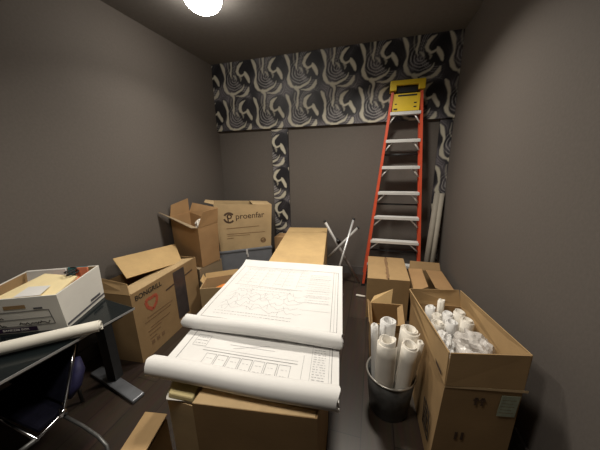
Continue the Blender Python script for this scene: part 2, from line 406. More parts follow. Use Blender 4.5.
# cardboard tubes leaning in the corner
for (a, b_, lab) in (((.655, 3.20, .0), (.757, 3.44, 1.20), 'grey-white cardboard tube in the back corner, nearer the red ladder'),
                     ((.725, 3.22, .0), (.806, 3.44, 1.20), 'grey-white cardboard tube in the back corner, nearer the right wall')):
    A, B = V(a), V(b_); d = (B-A).normalized(); A = A+V((0, 0, .012))
    r = thing('cardboard_tube', A, lab, 'tube', 'cardboard tubes in the corner')
    mb = MB(); e = d.orthogonal().normalized(); f = d.cross(e); seg = 24; vs = []
    for (P, rr) in ((A, .033), (B, .033), (B, .029), (B-d*.3, .029)):
        for k in range(seg): g = 2*PI*k/seg; vs.append(P+(e*math.cos(g)+f*math.sin(g))*rr)
    fs = [(i*seg+k, i*seg+(k+1) % seg, (i+1)*seg+(k+1) % seg, (i+1)*seg+k) for i in range(3) for k in range(seg)]
    fs += [[k for k in range(seg)][::-1], [3*seg+k for k in range(seg)]]
    mb.add(vs, fs, 0, True); mb.build('tube_wall', 'tube_card', r)

# ------------------------------------------------------------------ rolled paper
def spiral_roll(name, p0, p1, r, label, group, mat='paper_roll', turns=2.4, seed=0, squash=1.0, ragged=.006, cat='paper roll', taper=1.0):
    rnd = random.Random(seed); p0, p1 = V(p0), V(p1); d = (p1-p0); Ln = d.length; d.normalize()
    e = d.orthogonal().normalized(); f = d.cross(e); n = int(22*turns); th = .0035
    ph = rnd.uniform(0, 6.28); ri = r*rnd.uniform(.48, .62)
    mb = MB(); rows = 7; vs = []
    for j in range(rows):
        t_ = j/(rows-1)
        for side in (0, 1):
            for k in range(n+1):
                q = k/n; rr = ri+(r-ri)*q-(th if side else 0)
                g = ph+2*PI*turns*q
                rr *= 1+.035*math.sin(2*g+seed)+.02*math.sin(3*g+5*t_+seed)
                end = (ragged*math.sin(q*9+seed)+ragged*.6*math.sin(q*23+2*seed)) if j in (0, rows-1) else 0
                tele = (1-q)*.012 if j == rows-1 else 0
                rr *= taper+(1-taper)*min(1, t_*2.2)
                P = p0+d*(Ln*t_+(end if j else 0)*(1 if j else 0)+tele)+(e*math.cos(g)*squash+f*math.sin(g))*rr
                vs.append(P)
    w = 2*(n+1); fs = []
    for j in range(rows-1):
        for k in range(n):
            a = j*w+k; fs.append((a, a+1, a+w+1, a+w)); a2 = j*w+n+1+k; fs.append((a2+1, a2, a2+w, a2+w+1))
        fs.append((j*w+n, j*w+w-1, (j+1)*w+w-1, (j+1)*w+n)); fs.append((j*w+n+1, j*w, (j+1)*w, (j+1)*w+n+1))
    for j in (0, rows-1):
        for k in range(n):
            q = (j*w+k, j*w+k+1, j*w+n+1+k+1, j*w+n+1+k); fs.append(q if j else q[::-1])
    mb.add(vs, fs, 0, True)
    o = mb.build(name, mat); tag(o, label, cat, group); return o

# ------------------------------------------------------------------ waste bin with rolls
bc = V((.166, 1.460, 0))
bn = thing('waste_bin', bc, 'dark round metal waste bin full of paper rolls on the floor', 'bin')
MB().lathe(bc, [(.001, .0), (.122, .0), (.150, .283), (.147, .283), (.119, .006), (.001, .006)], 48, closed=False).build('bin_body', 'steel_dark', bn)
MB().lathe(bc, [(.147+.006*math.cos(a)+.003, .285+.006*math.sin(a)) for a in [2*PI*k/10 for k in range(10)]], 48).build('rim', 'steel_rim', bn)
G = 'paper rolls in the waste bin'
binrolls = [  # top x, y, z, radius, squash, bottom x, y, label, material
    (.040, 1.512, .585, .026, 1.0, .075, 1.505, 'slim white paper roll at the left edge of the waste bin', 'paper'),
    (.125, 1.560, .605, .054, .9, .118, 1.560, 'white loose paper roll at the back left of the waste bin', 'paper'),
    (.112, 1.408, .570, .058, 1.0, .112, 1.420, 'frayed cream paper roll at the front left of the waste bin', 'paper_roll'),
    (.250, 1.525, .590, .060, .9, .220, 1.540, 'thick white paper roll at the back right of the waste bin', 'paper_roll'),
    (.236, 1.400, .570, .051, 1.0, .208, 1.425, 'white paper roll with hollow end at the front right of the waste bin', 'paper_roll'),
    (.302, 1.448, .560, .022, 1.0, .250, 1.475, 'slim paper roll at the right edge of the waste bin', 'paper_roll'),
]
for i, (x, y, z, r_, sq, bx, by, lab, mt) in enumerate(binrolls):
    spiral_roll('paper_roll', (bx+.006, by-.025, .012), (x+.012, y-.027, z-.012), r_, lab, G, mt, 2.6, i+1, sq, ragged=.016 if i == 2 else .005, taper=.65)

# ------------------------------------------------------------------ big carton by the right wall
bot = [(.355, 1.150), (.720, 1.215), (.660, 1.90), (.325, 1.87)]
top = [(.379, 1.142, .55), (.724, 1.207, .55), (.665, 1.92, .55), (.318, 1.89, .55)]
bg, B, T, _ = carton('carton', 'tall open brown carton of paper rolls against the right wall', bot, 0, .55, 'kraft_brown', top=top)
MB().plate([T[0], T[1], (.738, 1.232, .722), (.390, 1.160, .720)], .006).build('flap', 'kraft_brown', bg)
MB().plate([T[1], T[2], (.655, 1.945, .665), (.746, 1.240, .718)], .006).build('flap', 'kraft', bg)
MB().plate([T[2], T[3], (.303, 1.895, .66), (.649, 1.958, .66)], .006).build('flap', 'kraft', bg)
MB().plate([T[3], T[0], (.386, 1.168, .715), (.300, 1.888, .660)], .006).build('flap', 'kraft', bg)
f = Face(B[0], B[1], T[0])
mb = MB()
for u in (.42, .50):
    f.quad(mb, u-.014, .80, u+.014, .85); f.line(mb, [(u-.025, .85), (u, .885), (u+.025, .85)], .012)
mb.build('printed_arrows', 'ink_brown', bg)
mb = MB()
for u in (.28, .36): f.quad(mb, u-.02, .38, u+.015, .47)
mb.build('printed_mark', 'ink_brown', bg)
mb = MB(); f.quad(mb, .71, .70, .93, .93); lb = mb.build('label_sticker', 'label_green', bg)
mb = MB()
for k in range(5): f.line(mb, [(.73, .74+.035*k), (.9-.03*(k % 2), .74+.035*k)], .003)
mb.build('label_text', 'ink_mid', bg)
mb = MB(); f.quad(mb, .0, .975, 1.0, .998); mb.build('packing_tape', 'clear_tape', bg)
f2 = Face(B[3], B[0], T[3])
mb = MB()
f2.line(mb, [(.78, .20), (.93, .20), (.93, .50), (.78, .50), (.78, .20)], .012)
for k in range(4): f2.quad(mb, .81, .24+.06*k, .90-.02*(k % 2), .275+.06*k)
mb.build('printed_mark', 'ink_black', bg)
f5 = Face(T[3], T[0], (.303, 1.888, .66), .006); mb = MB(); f5.quad(mb, .84, .18, .95, .42); mb.build('hand_slot', 'ink_brown', bg)
G = 'paper rolls in the tall carton'
boxrolls = [
    (.435, 1.800, .575, .036, 'white paper roll in the far left corner of the tall open carton'),
    (.515, 1.855, .610, .025, 'thin white paper roll standing highest at the far end of the tall open carton'),
    (.462, 1.712, .575, .034, 'white paper roll at the left wall of the tall open carton, behind another'),
    (.535, 1.745, .575, .034, 'white paper roll in the middle of the tall open carton, behind the pair'),
    (.603, 1.757, .590, .038, 'white paper roll at the far right of the tall open carton'),
    (.628, 1.672, .585, .042, 'thick white paper roll at the right of the tall open carton, beside the crumpled plastic'),
    (.528, 1.640, .580, .042, 'white paper roll in the centre of the tall open carton'),
    (.445, 1.620, .575, .042, 'white paper roll nearest the left rim of the tall open carton'),
]
for i, (x, y, z, r_, lab) in enumerate(boxrolls):
    spiral_roll('paper_roll', (.51+(x-.51)*.92, 1.66+(y-1.66)*.97, .012), (x, y, z), r_, lab, G, 'paper_roll' if i % 3 else 'paper', 2.4, 20+i)
def crumple(name, c, sc, mat, seed, label, cat, n=4, amp=.45):
    bm = bmesh.new(); bmesh.ops.create_icosphere(bm, subdivisions=n, radius=1)
    for v in bm.verts:
        p = v.co.copy(); q = p*2.1+V((seed*3.1, seed*1.7, 0))
        a = 1+amp*(1-2*abs(noise.noise(q)))*.6+amp*.5*(1-2*abs(noise.noise(q*2.3)))*.6
        v.co = V((p.x*sc[0], p.y*sc[1], p.z*sc[2]))*a
    me = bpy.data.meshes.new(name); bm.to_mesh(me); bm.free(); me.materials.append(M[mat])
    o = bpy.data.objects.new(name, me); COL.objects.link(o); o.location = c; return tag(o, label, cat)
crumple('plastic_bundle', (.598, 1.445, .535), (.080, .115, .075), 'plastic', 2, 'crumpled grey plastic wrap stuffed in the near end of the tall open carton', 'plastic wrap', 4, .5)
crumple('crumpled_paper', (.455, 1.47, .50), (.040, .075, .075), 'paper', 5, 'crumpled white paper inside the near left of the tall open carton', 'paper', 4, .6)
crumple('crumpled_paper', (.56, 1.275, .46), (.11, .035, .07), 'paper_roll', 8, 'crumpled off-white paper just inside the near flap of the tall open carton', 'paper', 4, .6)

# ------------------------------------------------------------------ cartons under the ladder
cc, B, T, _ = carton('carton', 'closed tan carton with torn tape on top, in front of the ladder', [(-.012, 2.445), (.392, 2.475), (.388, 3.09), (-.022, 3.075)], 0, .445, 'kraft')
T2 = [T[3], T[0], T[1], T[2]]
shut(cc, T2, 'kraft', gap=.012)
mb = MB(); rnd = random.Random(3); y = 2.475; pl, pr_ = [], []
while y < 3.07:
    pl.append((.184-rnd.uniform(.006, .022), y)); pr_.append((.184+rnd.uniform(.006, .020), y)); y += rnd.uniform(.02, .06)
for k in range(len(pl)-1):
    mb.plate([(*pl[k], .4545), (*pr_[k], .4545), (*pr_[k+1], .4545), (*pl[k+1], .4545)], .001)
mb.build('torn_tape', 'ink_mid', cc)
oc, B, T, _ = carton('carton', 'low open brown carton on the floor under the cardboard tubes', [(.42, 2.38), (.79, 2.42), (.775, 2.93), (.43, 2.93)], 0, .39, 'kraft_brown')
MB().plate([T[3], T[0], T[0]+V((.13, .06, .035)), T[3]+V((.13, -.06, .035))], .005).build('flap', 'kraft_red', oc)
MB().plate([T[1], T[2], T[2]+V((-.17, -.04, .02)), T[1]+V((-.17, .04, .02))], .005).build('flap', 'kraft_red', oc)
MB().plate([T[2]+V((-.01, 0, 0)), T[3]+V((.01, 0, 0)), T[3]+V((.02, .05, .08)), T[2]+V((-.02, .05, .08))], .005).build('flap', 'kraft_brown', oc)
so, B, T, _ = carton('carton', 'small open carton with raised flaps behind the waste bin', [(.045, 1.74), (.285, 1.765), (.30, 2.17), (.025, 2.14)], 0, .36, 'kraft')
MB().plate([T[3], V(T[3])*.35+V(T[2])*.65, (.215, 2.22, .475), (.055, 2.19, .40)], .005).build('flap', 'kraft_gold', so)
MB().plate([T[1], T[2], (.255, 2.14, .335), (.235, 1.79, .335)], .005).build('flap', 'kraft_brown', so)
MB().plate([T[0], T[1], (.26, 1.715, .455), (.06, 1.69, .455)], .005).build('flap', 'kraft', so)
MB().plate([T[3], T[0], (.02, 1.77, .41), (.0, 2.12, .40)], .005).build('flap', 'kraft', so)

# ------------------------------------------------------------------ cartons under the plans
nb, B, T, _ = carton('carton', 'closed brown carton under the near end of the building plans', [(-.675, .668), (-.163, .740), (-.20, 1.22), (-.72, 1.15)], 0, .645, 'kraft_brown')
shut(nb, T, 'kraft_brown', gap=.004)
mb = MB()
mb.plate([T[0]+V((.0, .002, .0062)), T[1]+V((-.01, .002, .0062)), T[1]+V((-.012, .028, .0062)), T[0]+V((0, .075, .0062))], .0008)
mb.build('packing_tape', 'clear_tape', nb)
mb = MB()
for k in range(12):
    a, b_ = 2*PI*k/12, 2*PI*(k+1)/12; c = V((-.205, .795, .6515))
    mb.plate([c+V((.013*math.cos(a), .008*math.sin(a), 0)), c+V((.013*math.cos(b_), .008*math.sin(b_), 0)), c+V((.010*math.cos(b_), .006*math.sin(b_), 0)), c+V((.010*math.cos(a), .006*math.sin(a), 0))], .0006)
mb.build('printed_mark', 'ink_brown', nb)
lc, B, T, _ = carton('carton', 'long tan carton under the far end of the building plans', [(-.86, 1.76), (-.36, 1.82), (-.585, 3.33), (-1.105, 3.25)], 0, .712, 'kraft_gold')
MB().plate([T[0]+V((0, 0, .003)), T[1]+V((0, 0, .003)), T[1]*.16+T[2]*.84+V((0, 0, .003)), T[0]*.16+T[3]*.84+V((0, 0, .003))], .005).build('flap', 'kraft_gold', lc)
MB().plate([T[1]*.155+T[2]*.845+V((0, 0, .003)), T[2]+V((0, 0, .003)), T[3]+V((0, 0, .003)), T[0]*.155+T[3]*.845+V((0, 0, .003))], .005).build('flap', 'kraft_gold', lc)
sb, B, T, _ = carton('carton', 'brown carton under the pale yellow envelope, left of the near carton', [(-.840, .700), (-.692, .700), (-.755, 1.20), (-.90, 1.18)], 0, .585, 'kraft_pale')
shut(sb, T, 'kraft_pale')
fb, B, T, _ = carton('carton', 'brown carton with loose top flap at the lower left, beside the near carton', [(-.885, .36), (-.775, .345), (-.850, .688), (-.968, .685)], 0, .488, 'kraft')
MB().plate([T[3]+V((0, 0, .004)), T[0]+V((0, 0, .004)), (-.765, .345, .512), (-.846, .690, .512)], .005).build('flap', 'kraft', fb)
ev = MB().hexa([(-.830, .695, .606), (-.700, .702, .606), (-.725, .86, .606), (-.915, .86, .606)], [(-.823, .697, .632), (-.705, .704, .630), (-.73, .858, .632), (-.908, .86, .634)]).build('padded_envelope', 'yellow_env', bevel=.006)
tag(ev, 'pale yellow padded envelope poking out under the near end of the plans', 'envelope')
pp = MB()
for k in range(4): pp.plate([(-.850+.006*k, .705-.006*k, .5925+.0035*k), (-.705, .708, .5925+.0035*k), (-.74, .87, .5925+.0035*k), (-.935, .87, .5925+.0035*k)], .0028)
tag(pp.build('paper_stack', 'white_board'), 'grey-white papers beneath the pale yellow envelope', 'papers')

# ------------------------------------------------------------------ the building plans
def zlow(Y): return .659+(min(max(Y, .78), 1.76)-.78)*(.7195-.659)/.98
def plan_set(name, label, y_roll, y_far, lift, r, turns, xl, xr, skew, th, seed, curl, prints):
    """sheets lying flat, their near end rolled up; xl/xr: left and right edge (near, far)"""
    rnd = random.Random(seed); zc = zlow(y_roll)+lift+r
    prof = []   # (Y, z) of the sheet's top side, far to near, and its underside
    n = 34
    def base(Y):
        t_ = max(0, (Y-(y_far-.15))/.15)
        return zlow(Y)+lift+th/2+.0016*math.sin(Y*17+seed)+curl*t_*t_
    for k in range(n+1):
        Y = y_far+(y_roll-y_far)*k/n; prof.append((Y, base(Y) if k < n else zc-r+th/2, 0, 1))
    m_ = int(26*turns)
    for k in range(1, m_+1):
        q = k/m_; a = 2*PI*turns*q; rr = (r-th/2)*(1-.55*q)
        prof.append((y_roll-rr*math.sin(a), zc-rr*math.cos(a), math.sin(a), math.cos(a)))
    cols = 26; mb = MB(); vs = []; N = len(prof)
    def pos(i, fx, side):
        Y, z, ny, nz_ = prof[i]
        tY = min(max((Y-y_roll)/(y_far-y_roll), 0), 1)
        x = (xl[0]+(xl[1]-xl[0])*tY)*(1-fx)+(xr[0]+(xr[1]-xr[0])*tY)*fx
        if i > n:
            if fx in (0, 1): x += .005*math.sin(i*.7+seed)*(1 if fx else -1)+.002*rnd.uniform(-1, 1)
        wav = .0022*math.sin(fx*8+Y*6+seed)*(1 if i <= n else 1)
        s_ = th/2*side
        return V((x, Y+(skew*(1-tY)+.05*tY)*fx+ny*s_, z+nz_*s_+wav*.5+(.004*math.sin(fx*PI*2+seed) if i > n else 0)))
    for side in (1, -1):
        for i in range(N):
            for c_ in range(cols+1): vs.append(pos(i, c_/cols, side))
    w = cols+1; o = N*w; fs = []
    for i in range(N-1):
        for c_ in range(cols):
            a = i*w+c_; fs.append((a, a+w, a+w+1, a+1)); fs.append((o+a, o+a+1, o+a+w+1, o+a+w))
        a = i*w; fs.append((a, o+a, o+a+w, a+w)); a = i*w+cols; fs.append((a, a+w, o+a+w, o+a))
    for c_ in range(cols):
        fs.append((c_, c_+1, o+c_+1, o+c_)); a = (N-1)*w+c_; fs.append((a+1, a, o+a, o+a+1))
    root = thing(name, ((xl[0]+xr[0])/2, (y_roll+y_far)/2, zlow(y_far)+lift-.001), label, 'plans', 'building plans')
    mb.add(vs, fs, 0, True)
    def top(fx, t_):
        Y = y_roll+(y_far-y_roll)*t_
        z = base(Y)+.0011*math.sin(fx*8+Y*6+seed)+th/2+.0012
        x = (xl[0]+(xl[1]-xl[0])*t_)*(1-fx)+(xr[0]+(xr[1]-xr[0])*t_)*fx
        return V((x, Y+(skew*(1-t_)+.05*t_)*fx, z))
    for (fx0, t0, fx1, t1, wd, ink) in prints:
        ks = max(1, int(max(abs(fx1-fx0), abs(t1-t0))*14))
        for k in range(ks):
            A = top(fx0+(fx1-fx0)*k/ks, t0+(t1-t0)*k/ks); Bq = top(fx0+(fx1-fx0)*(k+1)/ks, t0+(t1-t0)*(k+1)/ks)
            d = Bq-A
            if d.length < 1e-5: continue
            q = V((0, 0, 1)).cross(d.normalized())*(wd*.62)
            mb.add([A-q, Bq-q, Bq+q, A+q], [(0, 1, 2, 3)], 1+int(ink))
    ob = mb.build('sheets', ['paper', 'print', 'print_dark'], root)
    mdf = ob.modifiers.new('es', 'EDGE_SPLIT'); mdf.split_angle = 1.0
    return root
rn = random.Random(11)
P = []
def rect(P, a, b_, c_, d, w=.0012, k=0):
    P += [(a, b_, c_, b_, w, k), (c_, b_, c_, d, w, k), (c_, d, a, d, w, k), (a, d, a, b_, w, k)]
def words(P, a, c_, t0, t1, n, w=.0035):
    for i in range(n):
        tt = t0+(t1-t0)*i/max(1, n-1); x = a
        while x < c_:
            L = rn.uniform(.006, .02); P.append((x, tt, min(x+L, c_), tt, w*.6, 0)); x += L+rn.uniform(.004, .012)
# upper set: plan with lines across, texts at the right and a mountainous section in the middle
rect(P, .035, .11, .965, .90, .0018, 1); P.append((.925, .11, .925, .90, .0015, 1)); P.append((.945, .11, .945, .90, .001, 0))
for k in range(7): words(P, .72+.0*k, .90, .40+.065*k, .40+.065*k+.03, 2, .003)
for a in (.10, .19, .30, .42, .50, .62): P.append((a, .58, a+.01, .86, .001, 0)); words(P, a+.01, a+.075, .62, .84, 5, .003)
P += [(.08, .57, .68, .55, .0016, 1), (.08, .86, .70, .86, .0012, 0), (.08, .88, .68, .885, .0012, 0)]
for L in range(5):
    x, y = .10, .22+.05*L
    while x < .68:
        nx = x+rn.uniform(.015, .04); ny = .24+.055*L+rn.uniform(-.035, .035); P.append((x, y, nx, ny, .001, 0)); x, y = nx, ny
for k in range(26):
    x = rn.uniform(.12, .66); y = rn.uniform(.18, .5); P.append((x, y, x+rn.uniform(-.02, .02), y+rn.uniform(.02, .07), .001, 0))
words(P, .10, .66, .16, .19, 2); words(P, .14, .60, .50, .54, 2)
for k in range(6): P.append((.70, .30+.09*k, .915, .30+.09*k, .0009, 0))
# lower set: visible strip of a drawing with a row of bays
Q = []
Q += [(.055, .03, .055, .26, .0018, 1), (.055, .262, .96, .262, .0016, 1), (.96, .03, .96, .26, .0018, 1), (.945, .03, .945, .26, .001, 0)]
for k in range(7): rect(Q, .22+.075*k, .06, .285+.075*k, .135, .0014, 1 if k % 2 else 0); words(Q, .235+.075*k, .27+.075*k, .08, .11, 2, .002)
Q += [(.18, .15, .77, .15, .0016, 1), (.18, .165, .77, .165, .001, 0), (.20, .04, .76, .045, .0014, 0)]
rect(Q, .09, .17, .18, .235, .0012, 0); words(Q, .10, .17, .185, .22, 3)
for k in range(16): words(Q, .855, .925, .05+.0125*k, .05+.0125*k, 1, .003)
Q += [(.845, .03, .845, .255, .001, 0), (.80, .06, .80, .2, .001, 0), (.33, .20, .62, .20, .0012, 0), (.36, .18, .58, .225, .001, 0)]
plan_set('building_plan', 'lower set of white building plans, its thick rolled end nearest the camera', .742, 1.88, 0, .050, 1.8, (-.945, -1.05), (-.088, -.235), .055, .007, 1, .0, Q)
plan_set('building_plan', 'upper set of white building plans, its rolled edge lying across the lower set', 1.06, 1.90, .0075, .042, 1.6, (-1.018, -1.07), (-.112, -.215), .048, .007, 4, .034, P)

# ------------------------------------------------------------------ left wall: carton with a heart on it
bt = [(-1.777, 1.325), (-1.822, 2.15), (-2.235, 2.13), (-2.205, 1.29)]
hb, B, T, _ = carton('carton', 'large brown carton with a red printed shield and dark tape by the left wall', bt, 0, .626, 'kraft_brown')
MB().plate([(-1.975, 1.475, .675), (-1.925, 2.06, .597), (-2.15, 2.235, .724), (-2.20, 1.555, .802)], .006).build('flap', 'kraft_gold', hb)
MB().plate([T[3], T[0], (-1.83, 1.36, .70), (-2.19, 1.325, .75)], .006).build('flap', 'kraft', hb)
MB().plate([T[0]+V((-.012, .02, -.004)), T[1]+V((-.012, -.02, -.004)), (-2.02, 2.10, .60), (-1.97, 1.37, .605)], .005).build('flap', 'kraft_pale', hb)
f = Face(B[0], B[1], T[0])
f.text('BONGRILL', .060, .04, .885, 'ink_black', 'printed_text', hb, bold=.0008)
mb = MB(); cx, cv = .225, .73
pts = [(cx-.075, cv+.06), (cx-.04, cv+.085), (cx, cv+.07), (cx+.04, cv+.085), (cx+.075, cv+.06), (cx+.06, cv-.03), (cx, cv-.10), (cx-.06, cv-.03), (cx-.075, cv+.06)]
f.line(mb, pts, .028); mb.build('printed_shield', 'ink_red', hb)
mb = MB()
for k, (u0, u1, v) in enumerate(((.14, .50, .56), (.10, .47, .51), (.16, .44, .40), (.12, .30, .36), (.13, .28, .30), (.13, .22, .24))): f.line(mb, [(u0, v), (u1, v)], .009)
for k in range(3): f.quad(mb, .14+.07*k, .14, .18+.07*k, .20)
mb.build('printed_text', 'ink_mid', hb)
mb = MB(); f.line(mb, [(.43, .765), (.90, .825)], .016); mb.build('printed_line', 'ink_brown', hb)
mb = MB(); f.quad(mb, .565, .16, .755, .965, l=.0016); mb.build('dark_tape', 'dark_tape', hb)

# carton below and tall open carton
sc_, B, T, _ = carton('carton', 'shaded closed carton beneath the tall open carton by the left wall', [(-1.835, 2.20), (-1.775, 2.55), (-2.19, 2.61), (-2.24, 2.24)], 0, .452, 'kraft_shade')
shut(sc_, T, 'kraft_shade')
tb = [(-1.825, 2.25), (-1.775, 2.52), (-2.17, 2.57), (-2.215, 2.30)]
tt = [(-1.825, 2.25, .925), (-1.765, 2.53, .935), (-2.19, 2.58, 1.03), (-2.225, 2.30, 1.025)]
tt_, B, T, _ = carton('carton', 'tall open carton with spread flaps stacked at the left wall', tb, .462, .44, 'kraft_red', top=tt)
MB().plate([T[3], T[0], T[0]+V((-.04, -.055, .012)), (-2.246, 2.165, 1.105)], .005).build('flap', 'kraft_shade', tt_)  # darker board than its sister flaps: shade of the underside painted in
MB().plate([T[2], T[3], T[3]+V((.006, .03, .13)), T[2]+V((.0, .0, .17))], .005).build('flap', 'kraft_red', tt_)
MB().plate([T[1], T[2], T[2]+V((.02, .05, .11)), T[1]+V((-.01, .05, .16))], .005).build('flap', 'kraft_red', tt_)
MB().plate([T[0], T[1], T[1]+V((.015, .0, .165)), T[0]+V((.035, .06, .17))], .005).build('flap', 'kraft_red', tt_)
crumple('crumpled_paper', (-1.93, 2.44, .91), (.05, .05, .06), 'paper_roll', 9, 'crumpled white paper inside the tall open carton at the left wall', 'paper', 3)

# blue-grey box and the carton on it
d1 = V((.56, .37, 0)).normalized(); nrm = V((-d1.y, d1.x, 0))
P0 = V((-1.905, 2.69, 0)); gw = .70; gd = .33
gb = [P0, P0+d1*gw, P0+d1*gw+nrm*gd, P0+nrm*gd]
gx, B, T, _ = carton('storage_box', 'blue-grey storage box beneath the carton with the circular logo', [(p.x, p.y) for p in gb], 0, .455, 'grey_box')
LT = [p+V((0, 0, -.0)) for p in T]
mb = MB(); e = .008
lid = [P0-d1*e-nrm*e, P0+d1*(gw+e)-nrm*e, P0+d1*(gw+e)+nrm*(gd+e), P0-d1*e+nrm*(gd+e)]
mb.hexa([p+V((0, 0, .456)) for p in lid], [p+V((0, 0, .484)) for p in lid]); gl = mb.build('lid', 'grey_box', gx, bevel=.004)
f = Face(lid[0]+V((0, 0, .1)), lid[1]+V((0, 0, .1)), lid[0]+V((0, 0, .484)))
mb = MB(); f.quad(mb, .50, .80, .535, 1.0); f.quad(mb, .52, .70, .545, .82); mb.build('strap', 'alu_white', gl)
PB = [V((-1.885, 2.705, .487)), V((-1.33, 3.085, .487))]
fd = (PB[1]-PB[0]).normalized(); fn = V((-fd.y, fd.x, 0))
dp = .34
pb = [PB[0], PB[1], PB[1]+fn*dp, PB[0]+fn*dp]
q0, q1 = PB[0]-fd*.03+V((0, 0, .628)), PB[1]+fd*.035+V((0, 0, .572))
ptop = [q0, q1, q1+fn*dp, q0+fn*dp]
px_, B, T, _ = carton('carton', 'tan carton with circular logo and lettering, resting on the blue-grey box', [(p.x, p.y) for p in pb], .487, .56, 'kraft_pale', top=ptop)
MB().plate([T[1], T[2], T[2]*.66+T[3]*.34+V((0, 0, .004)), T[1]*.66+T[0]*.34+V((0, 0, .004))], .005).build('flap', 'kraft_pale', px_)
MB().plate([T[3], T[0], T[0]+V((-.03, -.02, .035))-fd*.07, T[3]-fd*.10+V((0, 0, .02))], .005).build('flap', 'kraft_pale', px_)
MB().plate([T[2], T[3], T[3]+fn*.12+V((0, 0, -.05)), T[2]+fn*.12+V((0, 0, -.05))], .005).build('flap', 'kraft_pale', px_)
f = Face(B[0], B[1], T[0], .0015)
o_ = f.text('proenfar', .108, .36, .66, 'ink_brown', 'printed_text', px_, bold=.0005)
mb = MB()
def arc(cx, cy, r, a0, a1, n=14): return [(cx+r*math.cos(a0+(a1-a0)*k/n)/f.w, cy+r*math.sin(a0+(a1-a0)*k/n)/f.h) for k in range(n+1)]
f.line(mb, arc(.245, .70, .062, .6, 2.6), .024); f.line(mb, arc(.245, .70, .062, 3.3, 5.6), .024)
f.line(mb, arc(.252, .725, .026, 0, 6.28), .016); f.line(mb, [(.222, .735), (.222, .60)], .016)
mb.build('printed_logo', 'ink_brown', px_)
mb = MB()
f.line(mb, [(.17, .475), (.80, .475)], .007); f.line(mb, [(.16, .355), (.90, .335)], .006); f.line(mb, [(.17, .315), (.60, .30)], .005); f.line(mb, [(.15, .26), (.28, .26)], .007)
f.line(mb, arc(.85, .15, .03, 0, 6.28), .016); f.line(mb, [(.80, .14), (.90, .15)], .02)
mb.build('printed_text', 'ink_mid', px_)
wc, B, T, _ = carton('carton', 'narrow brown carton standing at the back wall beside the patterned strip', [(-1.335, 3.23), (-1.185, 3.25), (-1.185, 3.46), (-1.335, 3.46)], 0, .56, 'kraft_red')
shut(wc, T, 'kraft_red')

# small open carton with an orange thing
ob, B, T, _ = carton('carton', 'small open carton holding something orange, left of the plans', [(-1.68, 1.985), (-1.405, 2.10), (-1.475, 2.42), (-1.775, 2.22)], 0, .35, 'kraft_pale')
MB().plate([T[2], T[3], T[3]+V((-.012, .02, .05)), T[2]+V((-.012, .02, .05))], .005).build('flap', 'kraft_gold', ob)
MB().plate([T[3], T[0]*.5+T[3]*.5, T[0]*.5+T[3]*.5+V((-.03, -.0, .03)), T[3]+V((-.03, .0, .045))], .005).build('flap', 'kraft_gold', ob)
og = crumple('orange_bag', (-1.53, 2.19, .24), (.085, .075, .06), 'orange', 3, 'orange plastic bag inside the small open carton left of the plans', 'bag', 3, .3)

# ------------------------------------------------------------------ desk
dk = thing('desk', (-1.85, .5, 0), 'dark glass-topped desk with grey foot along the left wall', 'desk')
dt = [(-1.545, -.25), (-1.425, 1.075), (-2.20, 1.165), (-2.20, -.25)]
MB().hexa([(x, y, .716) for x, y in dt], [(x, y, .730) for x, y in dt]).build('glass_top', 'glass', dk, bevel=.003)
mb = MB(); ins = [(-1.60, -.20), (-1.49, 1.03), (-2.15, 1.11), (-2.15, -.20)]
for a, b_ in zip(ins, ins[1:]+ins[:1]):
    A, Bq = V((*a, .695)), V((*b_, .695)); mb.tube([A, Bq], .02, 4, smooth=False)
mb.build('frame', 'desk_metal', dk)
mb = MB(); a, b_ = dt[0], dt[1]; mb.plate([(a[0]+.002, a[1], .717), (b_[0]+.002, b_[1], .717), (b_[0]+.002, b_[1], .729), (a[0]+.002, a[1], .729)], .002); mb.build('edge_highlight', 'alu', dk)  # pale strip stands in for the highlight along the glass edge
for y in (1.10, -.1):
    rot = Matrix.Rotation(-.19, 3, 'Z')
    lg = MB().box((-1.84, y+.035, .36), (.09, .06, .66)).build('leg', 'desk_metal', dk)
    MB().box((-1.79, y, .014), (.56, .085, .028), R=rot).build('foot', 'foot_metal', lg, bevel=.008)

# banker box
e1 = V((-.42, .907, 0)); e2 = V((-.907, -.42, 0)); K = V((-1.60, .815, .732)); L1, L2 = .345, .42
kb = [K, K+e1*L1, K+e1*L1+e2*L2, K+e2*L2]
kt = [K-e1*.018+V((0, 0, .215)), K+e1*(L1+.01)+V((0, 0, .228)), K+e1*(L1+.01)+e2*L2+V((0, 0, .225)), K-e1*.018+e2*L2+V((0, 0, .215))]
kx = thing('storage_box', (kb[0]+kb[2])/2, 'white cardboard storage box full of folders on the dark glass desk', 'box')
ow = open_body(kb, kt, .007).build('body', 'white_board', kx)
ib = open_body([p+((kb[0]+kb[2])/2-p)*.045+V((0, 0, .010)) for p in kb], [p+((kt[0]+kt[2])/2-p)*.045+V((0, 0, -.003)) for p in kt], .004).build('lining', 'kraft_brown', kx)
f = Face(kb[3], kb[0], kt[3], .0016)
mb = MB()
def ell(cx, cy, rx, ry, a0, a1, n=16): return [(cx+rx*math.cos(a0+(a1-a0)*k/n), cy+ry*math.sin(a0+(a1-a0)*k/n)) for k in range(n+1)]
f.quad(mb, .38, .70, .62, .80); mb.build('hand_hole', 'kraft_brown', kx)
mb = MB(); f.line(mb, [(.0, .62), (.86, .62), (.88, .20), (.0, .20)], .003); f.line(mb, [(.0, .40), (.87, .40)], .0025); f.line(mb, [(.70, .68), (.80, .68)], .010)
mb.build('printed_label', 'print_dark', kx)
mb = MB(); f.quad(mb, .22, .04, .66, .16); mb.build('printed_band', 'ink_violet', kx)
f.lift = .0026; f.text('BANKERS BOX', .019, .27, .075, 'white_board', 'printed_text', kx); f.lift = .0016
mb = MB(); rq = random.Random(5)
